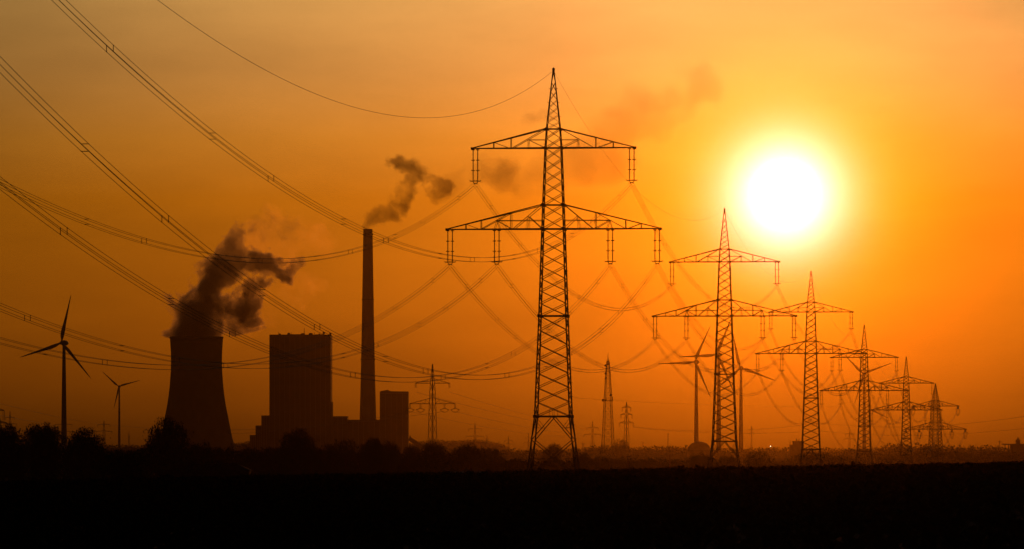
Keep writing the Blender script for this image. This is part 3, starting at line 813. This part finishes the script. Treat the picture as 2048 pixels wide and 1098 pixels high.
FAR = [(20, 822, 7200, [(835, 9, 2), (848, 13, 2)], 5, 'faint far pylon between the two leftmost trees'),
       (127, 838, 7600, [(849, 17, 1.5), (863, 20, 1.5)], 4, 'faint far pylon whose arms show either side of the tall left turbine tower'),
       (208, 841, 7000, [(849.5, 12.5, 2), (863, 16, 2)], 5, 'faint far pylon left of the small left turbine'),
       (258, 864, 9000, [(874, 4, 1)], 2.5, 'tiny thin mast right of the small left turbine'),
       (950, 845, 8200, [(858, 13, 2), (873, 18, 2)], 4, 'faint far pylon above the smooth hill'),
       (974, 869, 9300, [(879, 6, 1)], 2.5, 'tiny far pylon right of the smooth hill top'),
       (1017, 872, 9000, [(881, 8, 1.2), (888, 11, 1)], 3, 'tiny far pylon at the right end of the smooth hill'),
       (1057, 866, 9000, [(876, 7, 1.2), (886, 10, 1)], 3, 'tiny far pylon just left of the nearest pylon foot'),
       (1185, 842, 7000, [(856, 12, 2), (869, 17, 2)], 5, 'faint far pylon left of the telecom mast'),
       (1166, 883, 8800, [(888, 6, 1)], 2.5, 'tiny far pylon just left of the wooded rise'),
       (1286, 881, 9000, [(886, 7, 1)], 2.5, 'tiny far pylon right of the three-tier pylon'),
       (1336, 865, 8000, [(868, 2, .6)], 2.0, 'thin faint mast between the three-tier pylon and the dome'),
       (1503, 852, 8000, [(858, 3, .8), (866, 4, .8)], 2.2, 'thin faint mast between the second and third pylons'),
       (1699, 862, 7500, [(868, 8, 1.5), (878, 11, 1.5)], 4, 'faint far pylon between the third and fourth pylons'),
       (1999, 880, 7000, [(884, 5, 1)], 2.5, 'tiny thin mast near the right border')]
for px, tp, d, arms, hb_, lb in FAR: far_pylon(px, tp, 890, d, arms, hb_, lb, 5 if len(arms) > 1 else 0, detail=False, w=.22)
far_pylon(-6, 810, 940, 2600, [(821, 14, 5), (846, 20, 5)], 14, 'pylon cut off by the left border, only an arm and a hanging string visible', 20, w=.2)

# far wires
FW = 'thin far wires above the plain'
def far_wire(a_, c_, sag, r, label):
    p, q = W(*a_), W(*c_); s = M(sag, (a_[2] + c_[2]) / 2)
    single('far_wire', [p.lerp(q, t) - Vector((0, 0, 4 * s * t * (1 - t))) for t in np.linspace(0, 1, 30)], r, label, FW)
far_wire((899, 784, 3800), (1190, 858, 7000), 6, .09, 'highest far wire running right and down from the right upper arm of the middle-distance pylon')
far_wire((831, 784, 3800), (1180, 861, 7000), 6, .09, 'far wire running right and down from the left upper arm of the middle-distance pylon')
far_wire((909, 823, 3800), (1200, 872, 7000), 7, .09, 'far wire running right and down from the right lower arm of the middle-distance pylon')
far_wire((821, 823, 3800), (1172, 874, 7000), 10, .09, 'lowest far wire running right from the left lower arm of the middle-distance pylon')
far_wire((821, 823, 3800), (440, 868, 5600), 8, .09, 'far wire running left from the middle-distance pylon behind the boiler house')
far_wire((888, 823, 3800), (440, 860, 5600), 8, .09, 'far wire crossing the squat tower block towards the cooling tower')
far_wire((-40, 797, 3000), (208, 849, 7000), 4, .09, 'upper far wire from the left border to the far pylon by the small turbine')
far_wire((-40, 822, 3000), (222, 864, 7000), 5, .09, 'lower far wire from the left border to the far pylon by the small turbine')
far_wire((222, 850, 7000), (520, 856, 9000), 7, .12, 'faint far wire behind the cooling tower foot')
far_wire((1266, 853, 5000), (1640, 846, 4200), 12, .09, 'upper far wire from the three-tier pylon rightwards behind the second pylon')
far_wire((1266, 855, 5000), (1640, 862, 4200), 8, .09, 'lower far wire from the three-tier pylon rightwards behind the second pylon')
far_wire((1640, 846, 4200), (2090, 826, 3400), 16, .07, 'upper far wire crossing behind the fourth and fifth pylons to the right border')
far_wire((1640, 862, 4200), (2090, 852, 3400), 13, .07, 'lower far wire crossing behind the fourth and fifth pylons to the right border')
far_wire((1140, 795, 5000), (1690, 812, 5600), 6, .07, 'faint far wire high behind the telecom mast and second pylon')

# telecom mast
tm = thing('telecom_mast', (W(1216, 0, 4000).x, 4000, -1.8), 'tall lattice telecom mast with dishes and a work platform', 'radio mast')
zt = lambda y: W(0, y, 4000).z + 1.8
prof = [(940, 17), (892, 13), (800, 8.2), (740, 4.6), (722, 2.6)]
def TP(sx, sy, y):
    h = M(float(np.interp(y, [722, 740, 800, 892, 940], [2.6, 4.6, 8.2, 13, 17])), 4000) * .8; a = R(14)
    return Vector((sx * h * math.cos(a) - sy * h * math.sin(a), sx * h * math.sin(a) + sy * h * math.cos(a), zt(y)))
cs = ((-1, -1), (1, -1), (1, 1), (-1, 1)); rows = [940, 920, 903, 888, 873, 859, 846, 834, 823, 812, 801, 791, 781, 772, 763, 755, 747, 740, 733, 727, 722]
for c_ in cs:
    mb = MB()
    for a_, e_ in zip(rows[:-1], rows[1:]): mb.bar(TP(*c_, a_), TP(*c_, e_), .36)
    mb.build('leg', MT['steel_far'], tm)
for a_, e_ in zip(rows[:-1], rows[1:]):
    for f_ in range(4):
        mb = MB(); mb.bar(TP(*cs[f_], a_), TP(*cs[(f_ + 1) % 4], e_), .15); mb.bar(TP(*cs[(f_ + 1) % 4], a_), TP(*cs[f_], e_), .15); mb.bar(TP(*cs[f_], a_), TP(*cs[(f_ + 1) % 4], a_), .16); mb.build('brace', MT['steel_far'], tm)
mb = MB(); mb.box((0, 0, zt(802)), (M(20, 4000), M(16, 4000), .35))
for s in (-1, 1): mb.bar((s * M(10, 4000), 0, zt(802)), (s * M(10, 4000), 0, zt(798)), .2)
mb.bar((-M(10, 4000), -M(8, 4000), zt(798.5)), (M(10, 4000), -M(8, 4000), zt(798.5)), .15); mb.build('platform', MT['steel_far'], tm)
mb = MB(); mb.tube([(0, 0, zt(724)), (0, 0, zt(714)), (0, 0, zt(706))], [.5, .22, .1], 6); mb.build('aerial_rod', MT['steel_far'], tm)
mb = MB(); mb.bar((-M(4, 4000), 0, zt(720)), (M(4, 4000), 0, zt(720)), .25); mb.build('aerial_bar', MT['steel_far'], tm)
def drum(px, py, r):
    x = M(px - 1216, 4000); mb = MB(); rr = M(r, 4000)
    mb.lathe([(.02, -.6), (rr, -.4), (rr, .5), (rr * .5, .8), (.02, .9)], 14); ob = mb.build('dish_antenna', MT['white'], tm, False, (x, -1.6, zt(py))); ob.rotation_euler = (R(90), 0, R(25 if px < 1216 else -20))
    mb = MB(); mb.bar((x, -1.5, zt(py)), (x * .3, 0, zt(py)), .2); mb.build('dish_bracket', MT['steel_far'], tm)
for a_ in ((1217, 727, 3.0), (1211, 731, 2.2), (1211, 747, 2.2), (1211, 757, 1.8), (1222, 790, 2.2), (1206.5, 800.5, 2.8)): drum(*a_)
for px in (1211.8, 1212.4, 1224.5, 1225.2):
    mb = MB(); mb.box((M(px - 1216, 4000), -1, zt(797)), (.3, .25, 2.0)); mb.build('panel_antenna', MT['white'], tm)

# ------------------------------------------------------------------ small buildings and posts
fb = thing('factory_building', (W(1594, 0, 4950).x, 4950, -2), 'small hazy factory block with roof stubs, half behind the third pylon', 'building')
zf = lambda y: W(0, y, 4950).z + 2
for nm, a_, c_, y in (('main_block', 1585.5, 1607, 882), ('low_wing', 1579.5, 1585.2, 889)):
    mb = MB(); mb.box((M((a_ + c_) / 2 - 1594, 4950), 0, zf(y) / 2), (M(c_ - a_, 4950), 14, zf(y))); wl = mb.build(nm, MT['brick'], fb)
for px, y, w in ((1593, 877.5, 2.4), (1598, 878, 1.6)):
    mb = MB(); mb.lathe([(M(w, 4950) / 2, 0), (M(w, 4950) / 2 * .9, zf(y) - zf(882) + .5), (.05, zf(y) - zf(882) + .5)], 10, (M(px - 1594, 4950), 0, zf(882) - .3)); mb.build('flue', MT['brick'], fb)
mb = MB(); mb.tube([(M(1580.5 - 1594, 4950), 0, zf(889)), (M(1580.5 - 1594, 4950), 0, zf(880))], .25, 5); mb.build('aerial_rod', MT['steel_far'], fb)
sb = thing('silo_works', (W(2036, 0, 4420).x, 4420, -2), 'hazy silo tower over a flat roof at the right border', 'silo')
zs_ = lambda y: W(0, y, 4420).z + 2
def sbox(nm, a_, c_, y0, y1, dep, m='brick'):
    mb = MB(); mb.box((M((a_ + c_) / 2 - 2036, 4420), 0, (zs_(y0) + zs_(y1)) / 2), (M(c_ - a_, 4420), dep, zs_(y1) - zs_(y0))); mb.build(nm, MT[m], sb)
sbox('flat_roof', 2006, 2075, 889.5, 887.5, 24, 'clad_dark'); sbox('hall', 2022, 2070, 940, 889.6, 20)
for px in (2010, 2017): sbox('roof_post', px - .6, px + .6, 940, 889.6, 2, 'steel_far')
sbox('silo', 2032.3, 2039.6, 887.4, 879.5, 9)
mb = MB(); mb.lathe([(M(3.6, 4420), 0), (M(1.2, 4420), M(3, 4420)), (.05, M(6, 4420))], 12, (0, 0, zs_(879.4))); mb.build('silo_cap', MT['clad_dark'], sb)

def pole(px, top, d, label, fork=True):
    x = W(px, 0, d).x; g = ground_z(x, d) - .3; h = W(0, top, d).z - g
    o = thing('utility_pole', (x, d, g), label, 'pole'); mb = MB(); mb.tube([(0, 0, 0), (0, 0, h)], [.2, .15], 8); mb.build('pole_shaft', MT['wood'], o)
    if fork:
        mb = MB(); mb.bar((-.9, 0, h - .3), (.9, 0, h - .3), .16); mb.build('crossbar', MT['wood'], o)
        for s in (-.8, 0, .8):
            mb = MB(); mb.lathe([(.07, 0), (.1, .15), (.03, .35)], 8, (s, 0, h - .22 + (.1 if s == 0 else 0))); mb.build('insulator', MT['glaze'], o)
pole(1339.5, 910, 1700, 'short utility pole with a crossbar left of the dome')
pole(1256, 911, 1750, 'faint short utility pole below the three-tier pylon')
px_ = 941; x = W(px_, 0, 452).x; g = ground_z(x, 452) - .3
fp = thing('marker_post', (x, 452, g), 'short wooden post sticking up from the field edge left of the nearest pylon', 'post'); mb = MB(); hh_ = W(0, 935.5, 452).z - g
mb.tube([(0, 0, 0), (0.02, 0, hh_)], [.06, .05], 8); mb.build('post_shaft', MT['wood'], fp); mb = MB(); mb.box((.02, -.01, hh_ - .05), (.16, .05, .16)); mb.build('plate', MT['wood'], fp)

# farm shed with a ribbed roof at the left, and film greenhouses beyond the field edge
sd = thing('farm_shed', (W(405, 0, 900).x, 900, ground_z(W(405, 0, 900).x, 900) - .2), 'long low farm shed with a ribbed roof on the dark left plain', 'shed')
g = sd.location.z; hx = M(97, 900); ze, zr = W(0, 941, 900).z - g, W(0, 926, 900).z - g
mb = MB(); mb.box((0, 3.5, ze / 2), (hx * 2 - .6, 6.6, ze)); mb.build('wall', MT['wood'], sd)
mb = MB(); mb.v = [(-hx, 0, ze), (hx, 0, ze), (hx - 2.6, 3.5, zr), (-hx + 2.6, 3.5, zr), (hx, 7, ze), (-hx, 7, ze)]
mb.f = [(0, 1, 2, 3), (1, 4, 2), (4, 5, 3, 2), (5, 0, 3), (0, 5, 4, 1)]; rf = mb.build('roof', MT['tile'], sd)
for k in range(26):
    x0 = -hx + 1.2 + k * (hx * 2 - 4.4) / 25; x1 = min(max(x0 + 1.0, -hx + 2.7), hx - 2.7)
    if x0 < -hx + 2.6: x1 = max(x1, -hx + 2.7)
    mb = MB(); mb.bar((x0, .02, ze + .05), (x1, 3.46, zr + .05), .14, .1); mb.build('roof_rib', MT['tile'], rf)
for pa, pb, lb in ((888, 931, 'pale low film greenhouse beyond the field edge, left of the marker post'), (946, 982, 'pale low film greenhouse beyond the field edge, right of the marker post')):
    d = 760; c = W((pa + pb) / 2, 0, d); g = ground_z(c.x, d) - .1; h = W(0, 943.5, d).z - g; hw_ = M(pb - pa, d) / 2
    o = thing('greenhouse', (c.x, d, g), lb, 'greenhouse', 'film greenhouses beyond the field'); mb = MB()
    n = 10; L_ = [(math.cos(math.pi * k / n) * 2.6, math.sin(math.pi * k / n) * h) for k in range(n + 1)]
    for x in (-hw_, hw_):
        for yy, z in L_: mb.v.append((x, yy, z))
    mb.f = [(k, k + 1, k + 2 + n, k + 1 + n) for k in range(n)] + [tuple(range(n + 1)), tuple(reversed(range(n + 1, 2 * n + 2)))]
    mb.build('film_cover', MT['poly'], o)
    for k in range(5):
        x = -hw_ + 2 * hw_ * k / 4; mb = MB(); mb.tube([(x, yy * 1.01, z * 1.01) for yy, z in L_], .04, 5); mb.build('hoop', MT['steel'], o)

# a single bright point on the far rise: a small emissive body on a pole
lm = thing('bright_point', W(1541, 897, 5000), 'tiny bright point on the skyline left of the factory block', 'lamp')
mb = MB(); mb.tube([(0, 0, -8), (0, 0, 1.6)], .12, 6); mb.build('point_pole', MT['steel_far'], lm)
em = bpy.data.materials.new('point_glow'); em.use_nodes = True; e_ = em.node_tree.nodes['Principled BSDF']
e_.inputs['Emission Color'].default_value = (1, .75, .45, 1); e_.inputs['Emission Strength'].default_value = 4
mb = MB(); mb.lathe([(.05, -.5), (.25, -.25), (.3, 0), (.25, .25), (.05, .4)], 10, (0, -.2, 2.0)); mb.build('point_body', em, lm)
mb = MB(); mb.box((0, .45, 2.0), (1.1, .3, 1.1)); mb.build('point_backing', MT['steel_far'], lm)

# ------------------------------------------------------------------ steam and smoke (real volumes)
def smoke(name, balls, d, dens, color, aniso, amp, sc1, soft, label, steps, absorb=None, yo=0.0, grow=1.9, warp=130, settle=110, floor_row=None, zsq=1.0):
    ctr = W(balls[0][0], balls[0][1], d)
    loc = [(W(x, y, d) - ctr + Vector((0, (rnd.uniform(-1, 1)) * M(r, d) * .35 + yo, 0)), M(r, d)) for x, y, r in balls]
    bm = bmesh.new()
    for c, r in loc: bmesh.ops.create_icosphere(bm, subdivisions=2, radius=r * grow, matrix=Matrix.Translation(c))
    me = bpy.data.meshes.new(name); bm.to_mesh(me); bm.free()
    m = bpy.data.materials.new(name + '_volume'); m.use_nodes = True; t = m.node_tree; t.nodes.clear(); nb = NB(t)
    p0 = nb.n('ShaderNodeTexCoord').outputs['Object']
    n1 = nb.n('ShaderNodeTexNoise'); nb.put(n1.inputs['Vector'], p0); n1.inputs['Scale'].default_value = sc1 * .8; n1.inputs['Detail'].default_value = 3; n1.inputs['Roughness'].default_value = .5
    nf = nb.n('ShaderNodeTexNoise'); nb.put(nf.inputs['Vector'], p0); nf.inputs['Scale'].default_value = sc1 * 3.5; nf.inputs['Detail'].default_value = 4
    wob = nb.scale(nb.vm('SUBTRACT', n1.outputs['Color'], (.5, .5, .5)), M(warp, d))
    wob2 = nb.scale(nb.vm('SUBTRACT', nf.outputs['Color'], (.5, .5, .5)), M(warp * .35, d))
    grow_ = nb.m('MINIMUM', nb.m('MULTIPLY_ADD', nb.vm('LENGTH', p0), 1 / M(settle, d), .12), 1.0)       # calm at the mouth, torn farther on
    p = nb.vm('ADD', p0, nb.scale(nb.vm('ADD', wob, wob2), grow_))
    fld = None
    for c, r in loc:
        v = nb.m('MULTIPLY_ADD', nb.vm('DISTANCE', p, tuple(c)), -1 / r, 1.0)
        fld = v if fld is None else nb.m('SMOOTH_MAX', fld, v, .12)
    n2 = nb.n('ShaderNodeTexNoise'); nb.put(n2.inputs['Vector'], p0); n2.inputs['Scale'].default_value = sc1; n2.inputs['Detail'].default_value = 6; n2.inputs['Roughness'].default_value = .62
    st = nb.n('ShaderNodeMapRange'); nb.put(st.inputs['Value'], n2.outputs[0]); st.inputs['From Min'].default_value = .3; st.inputs['From Max'].default_value = .7
    n3 = nb.n('ShaderNodeTexNoise'); nb.put(n3.inputs['Vector'], p0); n3.inputs['Scale'].default_value = sc1 * 4.5; n3.inputs['Detail'].default_value = 4
    fld = nb.m('SMOOTH_MIN', nb.m('MULTIPLY', fld, 2.0), .62, .15)
    f2 = nb.m('ADD', fld, nb.m('MULTIPLY', nb.m('SUBTRACT', st.outputs[0], .56), amp))
    f2 = nb.m('ADD', f2, nb.m('MULTIPLY', nb.m('SUBTRACT', n3.outputs[0], .5), amp * .45))
    dn = nb.n('ShaderNodeMapRange', interpolation_type='SMOOTHSTEP'); nb.put(dn.inputs['Value'], f2); dn.inputs['From Min'].default_value = 0.02; dn.inputs['From Max'].default_value = soft; dn.inputs['To Max'].default_value = dens
    pv = nb.n('ShaderNodeVolumePrincipled'); pv.inputs['Color'].default_value = (*color, 1); pv.inputs['Anisotropy'].default_value = aniso
    if absorb: pv.inputs['Absorption Color'].default_value = (*absorb, 1)
    dens_out = dn.outputs[0]
    if floor_row:                                            # steam exists only above the mouth it leaves
        sz = nb.n('ShaderNodeSeparateXYZ'); nb.put(sz.inputs[0], p0); fz = W(0, floor_row, d).z - ctr.z
        fl = nb.n('ShaderNodeMapRange', interpolation_type='SMOOTHSTEP'); nb.put(fl.inputs['Value'], sz.outputs['Z']); fl.inputs['From Min'].default_value = fz - 1; fl.inputs['From Max'].default_value = fz + 7
        dens_out = nb.m('MULTIPLY', dens_out, fl.outputs[0])
        rad = nb.m('SQRT', nb.m('MULTIPLY_ADD', sz.outputs['X'], sz.outputs['X'], nb.m('MULTIPLY', sz.outputs['Y'], sz.outputs['Y'])))
        lim = nb.m('MULTIPLY_ADD', nb.m('MAXIMUM', nb.m('SUBTRACT', sz.outputs['Z'], fz), 0.0), 4.0, M(49, d))
        ins = nb.n('ShaderNodeMapRange', interpolation_type='SMOOTHSTEP'); nb.put(ins.inputs['Value'], nb.m('SUBTRACT', lim, rad)); ins.inputs['From Min'].default_value = -1; ins.inputs['From Max'].default_value = 7
        dens_out = nb.m('MULTIPLY', dens_out, ins.outputs[0])
    nb.put(pv.inputs['Density'], dens_out)
    ou = nb.n('ShaderNodeOutputMaterial'); nb.put(ou.inputs['Volume'], pv.outputs[0])
    m.cycles.volume_step_rate = steps
    me.materials.append(m)
    o = link(name, me, None, ctr)
    rm = o.modifiers.new('merge', 'REMESH'); rm.mode = 'VOXEL'; rm.voxel_size = min(r for c, r in loc) * .33 + 1.2
    tag(o, label, 'smoke', None, 'stuff')
    return o
STEAM = [(393, 676, 56), (366, 664, 28), (424, 668, 28), (391, 655, 60), (388, 630, 58), (397, 606, 52), (408, 584, 46), (428, 560, 42), (450, 540, 36), (472, 516, 34), (484, 494, 32), (508, 516, 31),
         (528, 534, 26), (550, 548, 28), (576, 540, 24), (594, 523, 19), (420, 640, 34), (436, 612, 34), (468, 622, 38), (490, 600, 32), (508, 612, 26), (504, 632, 28), (507, 645, 20), (526, 650, 22), (470, 655, 26), (540, 524, 24), (560, 556, 24), (515, 575, 20), (445, 600, 30)]
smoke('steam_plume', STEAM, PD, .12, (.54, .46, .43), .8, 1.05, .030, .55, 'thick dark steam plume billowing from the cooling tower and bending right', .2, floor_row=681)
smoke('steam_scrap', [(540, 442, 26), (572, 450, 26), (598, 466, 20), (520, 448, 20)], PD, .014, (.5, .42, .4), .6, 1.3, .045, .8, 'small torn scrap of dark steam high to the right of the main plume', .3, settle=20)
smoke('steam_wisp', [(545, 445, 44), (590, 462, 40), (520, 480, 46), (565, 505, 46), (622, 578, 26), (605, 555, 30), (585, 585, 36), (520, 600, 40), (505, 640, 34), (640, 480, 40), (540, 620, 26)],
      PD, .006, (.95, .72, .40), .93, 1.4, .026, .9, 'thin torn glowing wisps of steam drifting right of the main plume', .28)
SMOKE = [(734, 450, 11), (743, 438, 20), (762, 429, 25), (783, 424, 28), (799, 408, 27), (809, 388, 25), (814, 365, 24), (808, 330, 28), (820, 345, 26), (838, 352, 23), (853, 364, 20), (870, 375, 18), (888, 382, 20)]
smoke('chimney_smoke', SMOKE, PD + 75, .075, (.38, .34, .32), .4, .85, .036, .9, 'brown smoke rising from the tall chimney and bending right', .2, warp=85)
smoke('drifting_smoke', [(884, 380, 30), (905, 368, 34), (925, 352, 32), (950, 345, 42), (985, 335, 50), (1020, 350, 48), (1070, 246, 28), (1040, 252, 24)], PD + 75, .017, (.36, .32, .3), .4, .9, .022, .95,
      'loose brown smoke patch drifting left of the nearest pylon', .3)
smoke('fading_smoke', [(1280, 225, 66), (1250, 250, 60), (1315, 235, 54), (1360, 195, 60), (1400, 165, 66), (1040, 350, 56), (1080, 345, 62), (1230, 300, 66), (1180, 310, 70), (1120, 330, 70)], PD + 75, .0095, (.36, .32, .3), .4, .9, .013, 1.0,
      'faint last smudge of smoke between the nearest pylon and the sun', .4)

# ------------------------------------------------------------------ the hazy air
HAZE = 3.0e-5
hb = MB(); hb.box((0, 5060, 292.5), (5400, 10820, 595))
hz = hb.mesh('haze', None); hm = bpy.data.materials.new('haze_air'); hm.use_nodes = True; t = hm.node_tree; t.nodes.clear(); nb = NB(t)
pv = nb.n('ShaderNodeVolumePrincipled'); pv.inputs['Color'].default_value = (.27, .20, .07, 1); pv.inputs['Density'].default_value = HAZE; pv.inputs['Anisotropy'].default_value = .98
ou = nb.n('ShaderNodeOutputMaterial'); nb.put(ou.inputs['Volume'], pv.outputs[0])
hz.materials.append(hm)
tag(link('haze', hz), 'warm dusty evening air over the whole plain', None, None, 'stuff')
